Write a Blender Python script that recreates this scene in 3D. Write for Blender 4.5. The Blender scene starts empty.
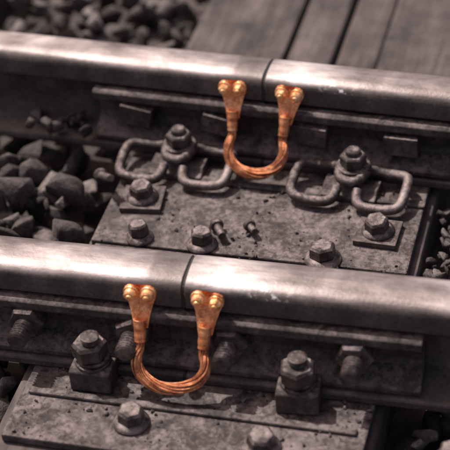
import bpy, bmesh, math, random
import numpy as np
from mathutils import Vector, Matrix, noise, Euler
K=0.01
random.seed(7)
scn=bpy.context.scene
def R(x,y=0,z=0): return Euler((math.radians(x),math.radians(y),math.radians(z))).to_matrix().to_4x4()
def T(x,y,z): return Matrix.Translation((x,y,z))

# ---------------------------------------------------------------- materials
def newmat(name):
    m=bpy.data.materials.new(name); m.use_nodes=True
    nt=m.node_tree; nt.nodes.clear()
    return m,nt
class NB:
    def __init__(s,nt,de=.3): s.nt=nt; s.de=de
    def col(s,c):
        l=.3*c[0]+.6*c[1]+.1*c[2]; k=s.de
        return tuple(x*(1-k)+l*k for x in c[:3])+(1,)
    def n(s,t,**kw):
        nd=s.nt.nodes.new(t)
        for k,v in kw.items(): setattr(nd,k,v)
        return nd
    def l(s,a,b): s.nt.links.new(a,b)
    def coords(s,scale=(100,100,100)):
        tc=s.n('ShaderNodeTexCoord'); mp=s.n('ShaderNodeMapping')
        mp.inputs['Scale'].default_value=scale
        s.l(tc.outputs['Object'],mp.inputs['Vector']); return mp.outputs['Vector']
    def noise(s,vec,scale,detail=4,rough=.6,dist=0):
        nd=s.n('ShaderNodeTexNoise'); nd.inputs['Scale'].default_value=scale
        nd.inputs['Detail'].default_value=detail; nd.inputs['Roughness'].default_value=rough
        nd.inputs['Distortion'].default_value=dist
        s.l(vec,nd.inputs['Vector']); return nd.outputs['Fac']
    def ramp(s,fac,stops):
        nd=s.n('ShaderNodeValToRGB'); cr=nd.color_ramp
        while len(cr.elements)>1: cr.elements.remove(cr.elements[-1])
        for i,(p,c) in enumerate(stops):
            e=cr.elements[0] if i==0 else cr.elements.new(p)
            e.position=p; e.color=s.col(c) if not isinstance(c,(int,float)) else (c,c,c,1)
        s.l(fac,nd.inputs['Fac']); return nd.outputs['Color']
    def mix(s,fac,a,b,mode='MIX'):
        nd=s.n('ShaderNodeMix'); nd.data_type='RGBA'; nd.blend_type=mode
        for sock,v in ((nd.inputs[0],fac),(nd.inputs[6],a),(nd.inputs[7],b)):
            if isinstance(v,(int,float)): sock.default_value=v if sock.type=='VALUE' else (v,v,v,1)
            elif isinstance(v,tuple): sock.default_value=s.col(v)
            else: s.l(v,sock)
        return nd.outputs[2]
    def math(s,op,a,b=None,c=None,clamp=False):
        nd=s.n('ShaderNodeMath',operation=op); nd.use_clamp=clamp
        for i,v in enumerate((a,b,c)):
            if v is None: continue
            if isinstance(v,(int,float)): nd.inputs[i].default_value=v
            else: s.l(v,nd.inputs[i])
        return nd.outputs[0]
    def out(s,color,rough,metal,height=None,bstr=.5,bdist=.001,spec=.5):
        b=s.n('ShaderNodeBsdfPrincipled'); o=s.n('ShaderNodeOutputMaterial')
        for nm,v in (('Base Color',color),('Roughness',rough),('Metallic',metal),('Specular IOR Level',spec)):
            if isinstance(v,(int,float)): b.inputs[nm].default_value=v
            elif isinstance(v,tuple): b.inputs[nm].default_value=(v[0],v[1],v[2],1)
            else: s.l(v,b.inputs[nm])
        if height is not None:
            bp=s.n('ShaderNodeBump'); bp.inputs['Strength'].default_value=bstr; bp.inputs['Distance'].default_value=bdist
            s.l(height,bp.inputs['Height']); s.l(bp.outputs['Normal'],b.inputs['Normal'])
        s.l(b.outputs[0],o.inputs[0])
def up_facing(q):
    g=q.n('ShaderNodeNewGeometry'); sp=q.n('ShaderNodeSeparateXYZ'); q.l(g.outputs['Normal'],sp.inputs[0])
    return sp.outputs['Z']

def rusty(name,dark,mid,light,dust,dustamt=.6,metal=.25,r0=.45,r1=.8,gloss=False,bd=.002):
    m,nt=newmat(name); q=NB(nt); v=q.coords()
    n1=q.noise(v,.2,6,.72,.4); n2=q.noise(v,1.3,6,.75,.2)
    c=q.ramp(n1,[(.34,dark),(.5,mid),(.66,light)])
    c2=q.ramp(n2,[(.34,(.42,.41,.41)),(.5,(.97,.97,.97)),(.72,(1.55,1.55,1.55))])
    c=q.mix(1.0,c,c2,'MULTIPLY')
    up=up_facing(q)
    u=q.math('MULTIPLY_ADD',up,1.6,-.55,clamp=True)
    dn=q.math('MULTIPLY_ADD',q.math('ADD',n1,n2),3.4,-3.1,clamp=True)
    df=q.math('MULTIPLY',q.math('MULTIPLY',u,dn),dustamt)
    c=q.mix(df,c,dust)
    rg=q.math('MULTIPLY_ADD',n2,(r1-r0)*2,r0-(r1-r0)*.5,clamp=True)
    h=n2
    if gloss:
        gp=q.math('MULTIPLY_ADD',q.noise(v,.11,5,.7,1.0),9,-4.5,clamp=True)
        rg=q.mix(gp,rg,.26); c=q.mix(q.math('MULTIPLY',gp,.65),c,(dark[0]*.8,dark[1]*.8,dark[2]*.8))
        h=q.math('ADD',n2,q.math('MULTIPLY',n1,1.6))
    q.out(c,rg,metal,h,.8,bd)
    return m
M={}
M['steel']=rusty('rusty_steel',(.032,.021,.019),(.075,.05,.046),(.15,.105,.097),(.27,.20,.19),.6)
M['fast']=rusty('fastener_steel',(.04,.027,.025),(.095,.065,.06),(.19,.135,.125),(.36,.275,.258),.8,.4,.3,.6,False,.002)
M['plate']=rusty('baseplate_steel',(.032,.021,.019),(.08,.054,.05),(.15,.106,.099),(.28,.215,.2),.7,.15,.4,.8,True,.003)
M['dark']=rusty('insulation_polymer',(.01,.007,.006),(.018,.012,.011),(.03,.02,.018),(.06,.045,.04),.3,0,.5,.8)
# rail material
m,nt=newmat('rail_steel'); q=NB(nt); v=q.coords(); vs=q.coords((3,260,100)); vm=q.coords((16,55,60))
sp=q.n('ShaderNodeSeparateXYZ'); q.l(v,sp.inputs[0])
up=up_facing(q)
nst=q.noise(vs,1.5,4,.6); nb=q.noise(vm,.5,5,.65,.4); nf=q.noise(v,2.2,5,.7); nbig=q.noise(v,.1,4,.65,.3)
wearedge=q.math('ADD',q.math('MULTIPLY_ADD',sp.outputs['Z'],1.0,-12.3),q.math('MULTIPLY_ADD',nb,1.6,-.8))
topmask=q.math('MULTIPLY',q.math('MULTIPLY_ADD',up,2.2,-.7,clamp=True),q.math('MULTIPLY_ADD',wearedge,1.6,-.3,clamp=True))
ct=q.ramp(nbig,[(.35,(.17,.126,.117)),(.5,(.30,.235,.22)),(.66,(.48,.395,.375))])
ct=q.mix(1.0,ct,q.ramp(nst,[(.3,.82),(.7,1.14)]),'MULTIPLY')
ct=q.mix(1.0,ct,q.ramp(nb,[(.35,.6),(.6,1.1)]),'MULTIPLY')
jx=q.math('ABSOLUTE',q.math('ADD',sp.outputs['X'],-5.0))
jm=q.math('MULTIPLY',q.math('MULTIPLY_ADD',jx,-.14,.95,clamp=True),q.math('MULTIPLY_ADD',nb,4,-1.2,clamp=True))
ct=q.mix(q.math('MULTIPLY',jm,.8),ct,(.72,.63,.605))
jd=q.math('MULTIPLY_ADD',q.math('ABSOLUTE',q.math('ADD',sp.outputs['X'],2.4)),-1.6,4.0,clamp=True)
ct=q.mix(q.math('MULTIPLY',jd,.6),ct,(.09,.066,.062))
n1=q.noise(v,.25,5,.65)
cs=q.ramp(n1,[(.3,(.038,.026,.024)),(.5,(.08,.056,.051)),(.75,(.15,.108,.1))])
cs=q.mix(1.0,cs,q.ramp(nf,[(.3,.55),(.6,1.1)]),'MULTIPLY')
c=q.mix(topmask,cs,ct)
px=q.math('MULTIPLY_ADD',q.math('ABSOLUTE',q.math('ADD',sp.outputs['X'],-10.5)),-.9,2.4,clamp=True)
pz=q.math('MULTIPLY_ADD',q.math('ABSOLUTE',q.math('ADD',sp.outputs['Z'],-12.9)),-2.5,1.9,clamp=True)
py=q.math('LESS_THAN',sp.outputs['Y'],-2.3)
pm=q.math('MULTIPLY',q.math('MULTIPLY',px,pz),q.math('MULTIPLY',py,q.math('MULTIPLY_ADD',q.noise(v,.9,4,.7),14,-7.3,clamp=True)))
c=q.mix(pm,c,(.75,.7,.68))
rg=q.mix(topmask,.58,q.math('MULTIPLY_ADD',nb,.55,.18,clamp=True))
q.out(c,rg,q.math('MULTIPLY_ADD',topmask,.28,.15),q.math('ADD',q.math('MULTIPLY',nf,.8),q.math('MULTIPLY',nst,.15)),.5,.0012)
M['rail']=m
def copper(name,a,b,c_,metal,rough):
    m,nt=newmat(name); q=NB(nt,0); v=q.coords()
    n=q.noise(v,.8,5,.7); n2=q.noise(v,5,3,.6)
    c=q.ramp(n,[(.34,a),(.5,b),(.66,c_)])
    c=q.mix(1.0,c,q.ramp(n2,[(.3,.65),(.55,1.1)]),'MULTIPLY')
    q.out(c,q.math('MULTIPLY_ADD',n2,.3,rough-.15),metal,q.math('ADD',n2,n),.45,.001)
    return m
M['cu']=copper('copper_lug',(.45,.14,.05),(.85,.33,.14),(.97,.52,.28),.55,.32)
M['cuw']=copper('copper_wire',(.32,.10,.042),(.6,.22,.095),(.85,.40,.2),.5,.34)
M['cud']=copper('copper_core_shade',(.08,.025,.012),(.13,.042,.02),(.18,.06,.03),.3,.6)  # core coloured dark to paint in the shade between the wires
M['cub']=copper('copper_bolt',(.6,.22,.08),(.92,.47,.2),(1,.68,.40),.55,.28)
# wood
m,nt=newmat('sleeper_timber'); q=NB(nt); v=q.coords(); vw=q.coords((100,7,100))
nw=q.noise(vw,.9,5,.65,.6); nb=q.noise(v,.12,5,.65)
c=q.ramp(nw,[(.3,(.04,.027,.025)),(.5,(.07,.049,.045)),(.7,(.105,.076,.07))])
c=q.mix(1.0,c,q.ramp(nb,[(.35,.4),(.65,1.4)]),'MULTIPLY')
q.out(c,.85,0,nw,.7,.003)
M['wood']=m
m,nt=newmat('ballast_stone'); q=NB(nt); v=q.coords()
g=q.n('ShaderNodeNewGeometry')
n=q.noise(v,.8,5,.7)
c=q.ramp(g.outputs['Random Per Island'],[(0,(.035,.024,.022)),(.6,(.08,.057,.053)),(.88,(.13,.096,.09)),(1,(.23,.18,.17))])
c=q.mix(1.0,c,q.ramp(n,[(.32,.35),(.6,1.2)]),'MULTIPLY')
q.out(c,.8,0,n,.9,.005)
M['stone']=m
m,nt=newmat('ground_dirt'); q=NB(nt); v=q.coords()
n=q.noise(v,.25,6,.7)
c=q.ramp(n,[(.3,(.03,.021,.019)),(.55,(.07,.05,.046)),(.75,(.12,.088,.082))])
q.out(c,.95,0,n,.9,.01)
M['dirt']=m

# ---------------------------------------------------------------- mesh builder (cm)
class MB:
    def __init__(s): s.v=[];s.f=[];s.m=[];s.sm=[];s.mats=[]
    def mi(s,name):
        if name not in s.mats: s.mats.append(name)
        return s.mats.index(name)
    def add(s,vs,fs,mat,mx=None,smooth=False):
        o=len(s.v); k=s.mi(mat)
        for p in vs:
            p=Vector(p)
            if mx is not None: p=mx@p
            s.v.append(p)
        for f in fs:
            s.f.append([i+o for i in f]); s.m.append(k); s.sm.append(smooth)
    def box(s,x0,x1,y0,y1,z0,z1,mat,mx=None):
        vs=[(x,y,z) for z in(z0,z1) for y in(y0,y1) for x in(x0,x1)]
        fs=[(0,2,3,1),(4,5,7,6),(0,1,5,4),(2,6,7,3),(0,4,6,2),(1,3,7,5)]
        s.add(vs,fs,mat,mx)
    def lathe(s,prof,n,mat,mx=None,smooth=None,ph=0):
        if smooth is None: smooth=n>8
        vs=[];fs=[]
        for (r,z) in prof:
            for i in range(n):
                a=2*math.pi*(i+ph)/n; vs.append((r*math.cos(a),r*math.sin(a),z))
        for j in range(len(prof)-1):
            for i in range(n):
                k=(i+1)%n; fs.append((j*n+i,j*n+k,(j+1)*n+k,(j+1)*n+i))
        s.add(vs,fs,mat,mx,smooth)
        s.add(vs[:n],[tuple(reversed(range(n)))],mat,mx); s.add(vs[-n:],[tuple(range(n))],mat,mx)
    def extr(s,prof,xs,mat,mx=None):
        n=len(prof); vs=[];fs=[]
        for x in xs:
            for (y,z) in prof: vs.append((x,y,z))
        for j in range(len(xs)-1):
            for i in range(n):
                k=(i+1)%n; fs.append((j*n+i,j*n+k,(j+1)*n+k,(j+1)*n+i))
        s.add(vs,fs,mat,mx)
        m=len(vs)-n
        s.add(vs[:n],[tuple(reversed(range(n)))],mat,mx); s.add(vs[m:],[tuple(range(n))],mat,mx)
    def tube(s,pts,r,mat,mx=None,n=12,sub=6,smooth=True,curve=True):
        P=[Vector(p) for p in pts]
        if curve: P=catmull(P,sub)
        N=len(P); vs=[];fs=[]
        t=(P[1]-P[0]).normalized(); nrm=t.orthogonal().normalized()
        for j in range(N):
            tt=(P[min(j+1,N-1)]-P[max(j-1,0)]).normalized()
            nrm=(nrm-tt*nrm.dot(tt)).normalized(); b=tt.cross(nrm)
            rr=r(j/(N-1)) if callable(r) else r
            for i in range(n):
                a=2*math.pi*i/n; vs.append(P[j]+(nrm*math.cos(a)+b*math.sin(a))*rr)
        for j in range(N-1):
            for i in range(n):
                k=(i+1)%n; fs.append((j*n+i,j*n+k,(j+1)*n+k,(j+1)*n+i))
        s.add(vs,fs,mat,mx,smooth)
        s.add(vs[:n],[tuple(reversed(range(n)))],mat,mx); s.add(vs[-n:],[tuple(range(n))],mat,mx)
    def obj(s,name,mx=None,bevel=0.08,parent=None,seg=2):
        me=bpy.data.meshes.new(name)
        me.from_pydata([tuple(p*K) for p in s.v],[],s.f)
        for k in s.mats: me.materials.append(M[k])
        me.polygons.foreach_set('material_index',s.m); me.polygons.foreach_set('use_smooth',s.sm)
        bm=bmesh.new(); bm.from_mesh(me)
        bmesh.ops.remove_doubles(bm,verts=bm.verts,dist=1e-6)
        bmesh.ops.recalc_face_normals(bm,faces=bm.faces); bm.to_mesh(me); bm.free()
        o=bpy.data.objects.new(name,me); scn.collection.objects.link(o)
        if mx is not None:
            mm=mx.copy(); mm.translation=mm.translation*K; o.matrix_world=mm
        if parent: o.parent=parent
        if bevel:
            b=o.modifiers.new('bev','BEVEL'); b.width=bevel*K; b.segments=seg; b.limit_method='ANGLE'; b.angle_limit=math.radians(38)
        return o
def catmull(P,sub):
    out=[];n=len(P)
    for i in range(n-1):
        p0=P[max(i-1,0)];p1=P[i];p2=P[i+1];p3=P[min(i+2,n-1)]
        for k in range(sub):
            t=k/sub
            out.append(.5*((2*p1)+(p2-p0)*t+(2*p0-5*p1+4*p2-p3)*t*t+(3*p1-p0-3*p2+p3)*t**3))
    out.append(P[-1]); return out
def empty(name,mx=None):
    o=bpy.data.objects.new(name,None); scn.collection.objects.link(o); o.empty_display_size=.05
    if mx is not None:
        mm=mx.copy(); mm.translation=mm.translation*K; o.matrix_world=mm
    return o

U=T(0,27.0,0)@R(0,0,-2.4)
L=T(0.5,-17.7,0)@R(0,0,.8)

def railprof(sc=1.0):
    h=[(0,13.52),(-.8,13.5),(-1.5,13.44),(-2.1,13.33),(-2.6,13.15),(-3.0,12.88),(-3.28,12.5),(-3.45,12.0),(-3.62,10.0),(-3.4,9.65),(-1.2,8.95),(-.85,8.4),(-.75,7),(-.75,3.4),(-1.1,2.7),(-2.0,2.2),(-6.1,1.15),(-6.25,.9),(-6.25,.05)]
    full=h+[(-y,z) for y,z in reversed(h[1:])]
    return [(y*sc,z) for y,z in full]
for F,sc in ((U,.95),(L,1.0)):
    for a,b in ((-420,-.17),(.17,420)):
        mb=MB(); mb.extr(railprof(sc),[a,b],'rail')
        o=mb.obj('railway_rail',F,.15,None,3)
        for pl in o.data.polygons: pl.use_smooth=len(pl.vertices)==4
        o.data.set_sharp_from_angle(angle=math.radians(30))
    mb=MB(); pr=[(y*.985,z*.992-.1 if z>3 else z) for y,z in railprof(sc)]
    mb.extr(pr,[-.165,.165],'dark'); mb.obj('insulated_joint_endpost',F,0)

def fishplate(F,x0,x1,nutstyle,xs,side=-1):
    e=empty('fishplate',F)
    mb=MB()
    pr=[(-.95,8.65),(-3.1,9.35),(-4.35,9.3),(-4.75,9.0),(-4.8,8.0),(-4.5,7.65),(-2.8,7.3),(-2.45,6.8),(-2.4,4.6),(-2.8,3.9),(-5.3,2.65),(-5.7,2.3),(-5.7,1.6),(-4.6,1.62),(-1.9,2.5),(-.95,3.4)]
    if side>0: pr=[(-y,z) for y,z in pr]
    mb.extr(pr,[x0,x1],'steel'); mb.obj('angle_bar',None,.16,e)
    for x in xs:
        mb=MB(); mx=T(x,side*2.4,5.9)@R(90 if side<0 else -90,0,0)
        an=random.uniform(0,60); mz=mx@R(0,0,an)
        if nutstyle=='nut':
            mb.lathe([(2.4,0),(2.4,.35),(2.2,.45)],24,'fast',mx)
            mb.lathe([(2.1,.45),(2.4,.7),(2.4,2.7),(2.1,3.05)],6,'fast',mz)
            prof=[(1.18,2.9)]
            z=3.0
            while z<6.0:
                prof+= [(1.24,z),(.96,z+.2),(1.24,z+.4)]; z+=.44
            prof+=[(.9,z+.1)]
            mb.lathe(prof,18,'fast',mx,False)
        else:
            mb.lathe([(2.1,0),(2.1,.35)],24,'fast',mx)
            mb.box(-2.4,2.4,-1.5,1.5,.35,3.0,'fast',mx@R(0,0,random.uniform(-12,12)))
        mb.obj('bolt',None,.16 if nutstyle!='nut' else .1,e)
fishplate(U,-25.5,32,'head',(-19,-6.5,7,20))
fishplate(L,-32,29,'nut',(-20.3,-6.5,5.6,21))
fishplate(U,-25.5,32,'nut',(-19,-6.5,7,20),1)
fishplate(L,-32,29,'head',(-20.3,-6.5,5.6,21),1)

def clamp(F,x,y=-7.6,rot=0,flip=1):
    e=empty('rail_clamp',F@T(x,y*flip,0)@R(0,0,rot+(180 if flip<0 else 0)))
    mb=MB()
    mb.extr([(-2.3,0.05),(1.2,0.05),(1.3,1.5),(2.7,1.75),(2.7,2.5),(1.7,3.1),(-1.7,3.3),(-2.25,3.0)],[-2.6,2.6],'steel')
    mb.obj('clamp_plate',None,.25,e,3)
    mb=MB(); mz=R(random.uniform(-3,3),random.uniform(-3,3),random.uniform(0,60))
    mb.lathe([(2.2,3.2),(2.25,3.35),(2.2,3.6)],24,'fast')
    mb.lathe([(2.0,3.6),(2.05,3.9),(1.9,4.05)],24,'fast',T(.05,.05,.08))
    mb.lathe([(1.95,4.1),(2.2,4.35),(2.2,6.0),(1.85,6.4)],6,'fast',mz)
    prof=[(1.15,6.2)]; z=6.3
    while z<7.2: prof+=[(1.18,z),(.98,z+.16),(1.18,z+.34)]; z+=.36
    prof+=[(.95,z+.08),(.4,z+.2)]
    mb.lathe(prof,18,'fast',None,False)
    mb.obj('bolt',None,.14,e)
clamp(L,-11.0); clamp(L,14.6,-7.2,4)
clamp(L,-11,-7.6,0,-1); clamp(L,14.6,-7.6,0,-1)

def clip(F,x,y=-7.6,rot=0,flip=1):
    e=empty('tension_clip',F@T(x,y*flip,0)@R(0,0,rot+(180 if flip<0 else 0)))
    hp=[(-1.5,-3.3,2.3),(-1.55,-4.4,1.75),(-2.1,-5.3,1.35),(-3.4,-5.75,1.25),(-6.3,-5.6,1.35),(-7.6,-4.9,1.55),(-7.95,-3.4,2.1),(-7.9,-.6,2.6),(-7.4,.6,2.55),(-6.2,1.2,2.3),(-4.0,1.35,2.2),(-2.6,1.0,2.6),(-1.95,0.1,3.1),(-1.75,-1.2,3.3),(-1.3,-2.3,3.2),(-.6,-2.75,3.1)]
    path=hp+[(0,-2.85,3.08)]+[(-a,b,c) for a,b,c in reversed(hp)]
    mb=MB(); mb.tube(path,.72,'fast',None,14,5); mb.obj('spring_rod',None,.1,e)
    mb=MB(); mz=R(random.uniform(-3,3),random.uniform(-3,3),random.uniform(0,60))
    mb.lathe([(2.3,3.7),(2.4,3.8),(2.4,4.0),(2.2,4.15)],24,'fast')
    mb.lathe([(1.7,4.1),(1.88,4.3),(1.88,5.6),(1.6,5.9)],6,'fast',mz)
    mb.lathe([(1.1,.1),(1.1,6.4),(.8,6.7)],18,'fast')
    mb.obj('bolt',None,.14,e)
    mb=MB()
    mb.extr([(-3.6,.05),(1.1,.05),(1.1,.9),(.3,1.6),(-2.0,1.6),(-2.6,1.0),(-3.6,.8)],[-3.9,3.9],'steel'); mb.obj('guide_plate',None,.15,e)
clip(U,-11.6,-7.7,1); clip(U,13.9,-7.9,-2)
clip(U,-11.6,-7.7,0,-1); clip(U,13.9,-7.7,0,-1)

def screw(x,y,base=True,rot=0,s=1.0):
    mb=MB()
    z=.05
    if base:
        mb.box(-2.9,2.9,-2.7,2.7,.05,.85,'steel'); z=.85
    mb.lathe([(2.25*s,z),(2.3*s,z+.15),(2.1*s,z+.45),(1.6*s,z+.8)],28,'fast')
    z+=.7
    mb.lathe([(1.6*s,z),(1.72*s,z+.15),(1.62*s,z+1.4),(1.3*s,z+1.75)],6,'fast',R(random.uniform(-7,7),random.uniform(-7,7),20),False)
    mb.obj('coach_screw',T(x,y,0)@R(0,0,rot),.2,None,3)
screw(-15.0,10.6,True,6); screw(18.8,8.4,True,-2)
screw(-4.3,2.6,False,30,.95); screw(12.5,2.2,False,12,1.1); screw(-13.1,2.6,False,44,.85)
screw(-3.9,-31.8,False,14); screw(12.4,-33,False,50,1.05); screw(34.5,-31.2,False,10)
screw(-14,38,False,14); screw(15,38,False,50,1.05)
def stud(x,y,rx,ry,l=3.2,r=.55):
    mb=MB(); mb.lathe([(r*1.7,0),(r*1.8,.3),(r*1.6,.7),(r,.8),(r,l),(r*.8,l+.1)],14,'fast')
    mb.obj('loose_bolt',T(x,y,.9)@R(rx,ry,30),.06)
stud(-3.2,6.2,84,0); stud(1.2,6.9,80,40,2.2,.5); stud(-22.5,14.5,60,10,6.5,.6)

def rail_bond(F,xl,xr,yb,zb,seed):
    rnd=random.Random(seed)
    e=empty('copper_rail_bond',F)
    ends=[]
    for x,sgn in ((xl,1),(xr,-1)):
        mb=MB()
        half_=[(0,-.2),(.35,-.5),(.62,-.9),(1.0,-1.1),(1.45,-1.03),(1.82,-.75),(2.0,-.3),(2.0,.3),(1.82,.85),(1.5,1.6),(1.25,2.5),(1.05,3.4),(.9,4.2)]
        out=half_+[(-u,w) for u,w in reversed(half_[1:])]
        th=.32
        def bend(w): return 0 if w<1.0 else (w-1.0)*.52
        def P(u,w,t): return (u,-(bend(w)+t),-(w*.98))
        n=len(half_); vs=[];fs=[]
        for t in (0,th):
            for (u,w) in out: vs.append(P(u,w,t))
        N=len(out)
        def idx(k,side,t): 
            i=k if side>0 else (N-k)%N
            return i+t*N
        for t in (0,1):
            for k in range(n-1):
                if k==0: fs.append((idx(0,1,t),idx(1,1,t),idx(1,-1,t)))
                else: fs.append((idx(k,1,t),idx(k+1,1,t),idx(k+1,-1,t),idx(k,-1,t)))
        for i in range(N):
            k=(i+1)%N; fs.append((i,k,k+N,i+N))
        tilt=R(0,rnd.uniform(-3,3)-sgn*3,0)
        B=T(x,-3.62,11.9)@tilt
        mb.add(vs,fs,'cu',B)
        for u_ in (-1.08,1.08):
            mx=B@T(u_,-th,rnd.uniform(-.12,.12))@R(90,0,0)
            mb.lathe([(.98,-.2),(1.0,.12),(.93,.22)],24,'cub',mx)
            mb.lathe([(.74,.2),(.8,.3),(.78,.8),(.62,1.0),(.35,1.1)],6 if rnd.random()<.5 else 16,'cub',mx@R(0,0,rnd.uniform(0,60)),False)
            mb.lathe([(.4,1.0),(.4,1.25),(.2,1.35)],14,'cub',mx)
        y0=-(bend(3.6)+.42); y1=-(bend(5.6)+.55)
        sl=[(0,y0,-2.9),(0,(y0+y1)/2,-4.3),(0,y1,-5.5)]
        mb.tube(sl,lambda t:.72+.12*(1-t)-.06*math.sin(t*9.4)**2,'cu',B,20,6)
        mb.lathe([(.42,.0),(.4,.2),(.2,.3)],14,'cub',B@T(0,-(bend(3.9)+1.1),-3.9)@R(90,0,0))
        mb.obj('terminal_lug',None,.08,e)
        end=B@Vector((0,y1+.1,-5.3)); d=(B@Vector((0,y1,-5.5)))-(B@Vector((0,(y0+y1)/2,-4.3)))
        ends.append((end,d.normalized()))
    (a,da),(b,db)=ends
    mid=(a+b)/2; hw=(b.x-a.x)/2
    def Q(u,w):   # u in -1..1 across, w 0 at sleeve .. 1 at the bottom
        ax=mid.x+u*hw; base=a if u<0 else b
        return Vector((ax,base.y*(1-w)+yb*w,base.z*(1-w)+zb*w))
    path=[a,a+da*1.0+Vector((-.08,-.05,0)),Q(-1.06,.38),Q(-1.0,.62),Q(-.78,.84),Q(-.42,.97),Q(.02,1.02),Q(.46,.97),Q(.86,.82),Q(1.08,.58),Q(1.1,.36),b+db*1.0+Vector((.08,-.05,0)),b]
    C=catmull(path,6); N=len(C)
    mb=MB()
    t=(C[1]-C[0]).normalized(); nr=t.orthogonal().normalized(); fr=[]
    for j in range(N):
        tt=(C[min(j+1,N-1)]-C[max(j-1,0)]).normalized(); nr=(nr-tt*nr.dot(tt)).normalized(); fr.append((nr.copy(),tt.cross(nr)))
    mb.tube(C,.42,'cud',None,10,curve=False)
    ns=26
    for i in range(ns):
        ph=2*math.pi*i/ns; ro=rnd.uniform(-.06,.13); pts=[]; k1=rnd.uniform(0,6)
        for j in range(N):
            tq=j/(N-1); an=ph+tq*2*math.pi*.9+.14*math.sin(7*tq+k1)
            s1=math.sin(math.pi*tq)
            bulge=.46+.17*s1+ro*s1+.04*math.sin(9*tq+k1)*s1
            n_,b_=fr[j]; pts.append(C[j]+(n_*math.cos(an)+b_*math.sin(an))*bulge)
        mb.tube(pts,.066,'cuw',None,6,curve=False)
    mb.obj('stranded_cable',None,0,e)
rail_bond(U,-4.3,4.0,-10.4,2.3,3)
rail_bond(L,-5.2,3.2,-9.8,2.4,5)

def timber(x0,x1,y0,y1,z0,z1):
    mb=MB(); mb.box(x0,x1,y0,y1,z0,z1,'wood'); return mb.obj('timber_sleeper',None,.6,seg=2)
for a_,b_,zt_ in ((-20.6,-4.4,-1.3),(-3.9,3.2,-1.7),(3.6,10.1,-3.0),(10.6,25,-1.45)):
    timber(a_,b_,-120,150,-16,zt_)
for cx in (-130,-72,78,136,194,-188):
    timber(cx-13,cx+13,-120,150,-16,-1.3)
    for F in (U,L):
        mb=MB(); mb.box(cx-11,cx+11,-14,14,-1.29,-.0,'plate'); mb.obj('rail_baseplate',F,.2)
        clamp(F,cx,-7.6,0); clamp(F,cx,-7.6,0,-1)
mb=MB(); mb.box(-19.8,23.9,1.2,45,-1.24,0,'plate'); mb.box(-19.6,23.6,15.7,17.1,0,.5,'plate',R(0,0,-1.6));mb.obj('rail_baseplate',None,.22)
mb=MB(); mb.box(-19.0,24.2,-36.5,.7,-1.24,-.02,'plate'); mb.box(-18,23,-29.3,-28.2,-.03,.5,'plate'); mb.obj('rail_baseplate',None,.22)

def stone_templates(n,seed):
    rnd=random.Random(seed); out=[]
    for k in range(n):
        bm=bmesh.new()
        sx,sy,sz=rnd.uniform(.8,1.35),rnd.uniform(.65,1.1),rnd.uniform(.45,.8)
        for i in range(rnd.randint(9,13)):
            p=Vector((rnd.gauss(0,1),rnd.gauss(0,1),rnd.gauss(0,1))).normalized()*rnd.uniform(.85,1.15)
            bm.verts.new((p.x*sx,p.y*sy,p.z*sz))
        bmesh.ops.convex_hull(bm,input=bm.verts)
        loose=[v for v in bm.verts if not v.link_faces]
        bmesh.ops.delete(bm,geom=loose,context='VERTS')
        bmesh.ops.bevel(bm,geom=list(bm.edges),offset=.045,segments=1,affect='EDGES',profile=.5)
        bmesh.ops.triangulate(bm,faces=bm.faces)
        bm.verts.ensure_lookup_table(); bm.verts.index_update()
        out.append((np.array([v.co[:] for v in bm.verts]),np.array([[v.index for v in f.verts] for f in bm.faces])))
        bm.free()
    return out
TM=stone_templates(16,12)
def scatter(name,items,mat):
    V=[];Fc=[];o=0
    for (x,y,z,s,k,e) in items:
        v,f=TM[k%len(TM)]
        mx=np.array(R(*e).to_3x3())
        w=(v*s)@mx.T+np.array((x,y,z)); V.append(w*K); Fc.append(f+o); o+=len(v)
    V=np.concatenate(V);Fc=np.concatenate(Fc)
    me=bpy.data.meshes.new(name); me.vertices.add(len(V)); me.vertices.foreach_set('co',V.ravel())
    me.loops.add(len(Fc)*3); me.loops.foreach_set('vertex_index',Fc.ravel().astype(np.int32))
    me.polygons.add(len(Fc)); me.polygons.foreach_set('loop_start',np.arange(0,len(Fc)*3,3,dtype=np.int32)); me.polygons.foreach_set('loop_total',np.full(len(Fc),3,dtype=np.int32))
    me.update(calc_edges=True); me.validate(); me.materials.append(M[mat])
    o=bpy.data.objects.new(name,me); scn.collection.objects.link(o); return o
rnd=random.Random(21); items=[]
def rot(): return (rnd.uniform(0,360),rnd.uniform(0,360),rnd.uniform(0,360))
beams=[(-21.2,25.6)]+[(c-13.6,c+13.6) for c in (-130,-72,78,136,194,-188)]
def rside(x,y): return min(abs(y-(27-.042*x)),abs(y-(-17.7+.014*x)))
for layer,(zb,cnt) in enumerate(((-7,2600),(-4.5,2600),(-2.6,1700))):
    for i in range(cnt):
        x=rnd.uniform(-150,170); y=rnd.uniform(-100,160)
        s=rnd.uniform(1.5,3.1) if layer else rnd.uniform(2.2,3.4)
        if any(a-s*.7<x<b+s*.7 for a,b in beams): continue
        if rside(x,y)<7.5+s and zb>-4: continue
        if 25<x<60 and y<-24 and zb>-5: continue
        items.append((x,y,zb+rnd.uniform(-.8,.8),s,rnd.randrange(99),rot()))
for i in range(60):
    x=rnd.uniform(-44,-22.0); y=rnd.uniform(-4,19)
    items.append((x,y,-1.2+rnd.uniform(-1,1.6),rnd.choice((1.0,1.5,2.4,3.2,3.9)),rnd.randrange(99),rot()))
for i in range(16):   # stones caught against the rail web
    x=rnd.uniform(-37,-27); y=27-.042*x-rnd.uniform(2.5,6.5)
    items.append((x,y,2.6+rnd.uniform(0,.8),rnd.uniform(.8,1.9),rnd.randrange(99),rot()))
for i in range(420):
    x=rnd.uniform(26,50); y=rnd.uniform(-9,19)
    items.append((x,y,-3.0+rnd.uniform(-.6,.5),rnd.uniform(.5,1.4),rnd.randrange(99),rot()))
scatter('ballast_stones',items,'stone')
items=[]
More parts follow.
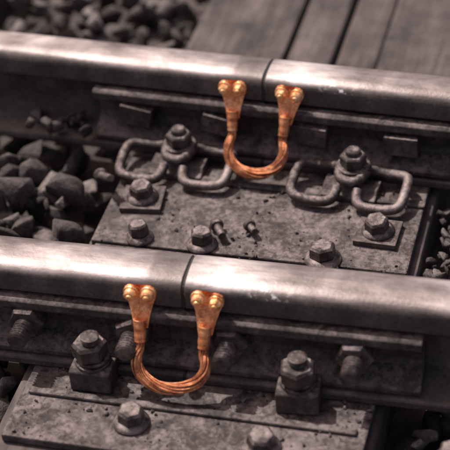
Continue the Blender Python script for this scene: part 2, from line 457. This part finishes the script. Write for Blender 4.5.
for i in range(5200):
    x=rnd.uniform(-19,24); y=rnd.uniform(-37,44)
    s=rnd.choice((.06,.07,.08,.09,.12,.16,.2,.3,.4)); 
    if noise.noise(Vector((x*.16,y*.16,3)))<rnd.uniform(-.1,.4): continue
    if y<-36: continue
    if rside(x,y)<6.3: continue
    items.append((x,y,s*.3,s,rnd.randrange(99),rot()))
scatter('grit',items,'stone')
mb=MB(); mb.add([(-20000,-20000,-9.5),(20000,-20000,-9.5),(20000,20000,-9.5),(-20000,20000,-9.5)],[(0,1,2,3)],'dirt'); mb.obj('ground',None,0)

# ---------------------------------------------------------------- light
EL=60
sd=Vector((-.85,.50,0)).normalized()
sunv=Vector((sd.x*math.cos(math.radians(EL)),sd.y*math.cos(math.radians(EL)),math.sin(math.radians(EL))))
ld=bpy.data.lights.new('sun','SUN'); ld.energy=4.8; ld.angle=math.radians(.6); ld.color=(1,.96,.92)
lo=bpy.data.objects.new('sun',ld); scn.collection.objects.link(lo); lo.rotation_euler=sunv.to_track_quat('Z','Y').to_euler()
w=bpy.data.worlds.new('World'); scn.world=w; w.use_nodes=True; nt=w.node_tree
bg=nt.nodes['Background']; sky=nt.nodes.new('ShaderNodeTexSky'); sky.sky_type='NISHITA'; sky.sun_disc=False
sky.sun_elevation=math.radians(EL); sky.sun_rotation=math.atan2(sd.x,sd.y); sky.dust_density=4; sky.air_density=1
mx=nt.nodes.new('ShaderNodeMix'); mx.data_type='RGBA'; mx.blend_type='MULTIPLY'; mx.inputs[0].default_value=1
mx.inputs[7].default_value=(1.15,.9,.78,1); nt.links.new(sky.outputs[0],mx.inputs[6]); nt.links.new(mx.outputs[2],bg.inputs[0]); bg.inputs[1].default_value=.15
scn.view_settings.view_transform='Standard'; scn.view_settings.look='None'; scn.view_settings.exposure=0

# ---------------------------------------------------------------- camera
p=math.radians(38);psi=math.radians(17.4)
D=220;W=59.2;A=Vector((0,0,6))
f=Vector((-math.sin(psi)*math.cos(p),math.cos(psi)*math.cos(p),-math.sin(p)))
r0=Vector((math.cos(psi),math.sin(psi),0)); u0=r0.cross(f); a=math.radians(5)
r=r0*math.cos(a)-u0*math.sin(a); u=u0*math.cos(a)+r0*math.sin(a)
cam=bpy.data.cameras.new('camera');co=bpy.data.objects.new('camera',cam);scn.collection.objects.link(co)
cam.lens=36*D/W; cam.clip_end=1000; cam.clip_start=.05
Mx=Matrix((r,u,-f)).transposed().to_4x4();Mx.translation=(A-f*D)*K
co.matrix_world=Mx; scn.camera=co
cam.dof.use_dof=True; cam.dof.focus_distance=2.14; cam.dof.aperture_fstop=4.0
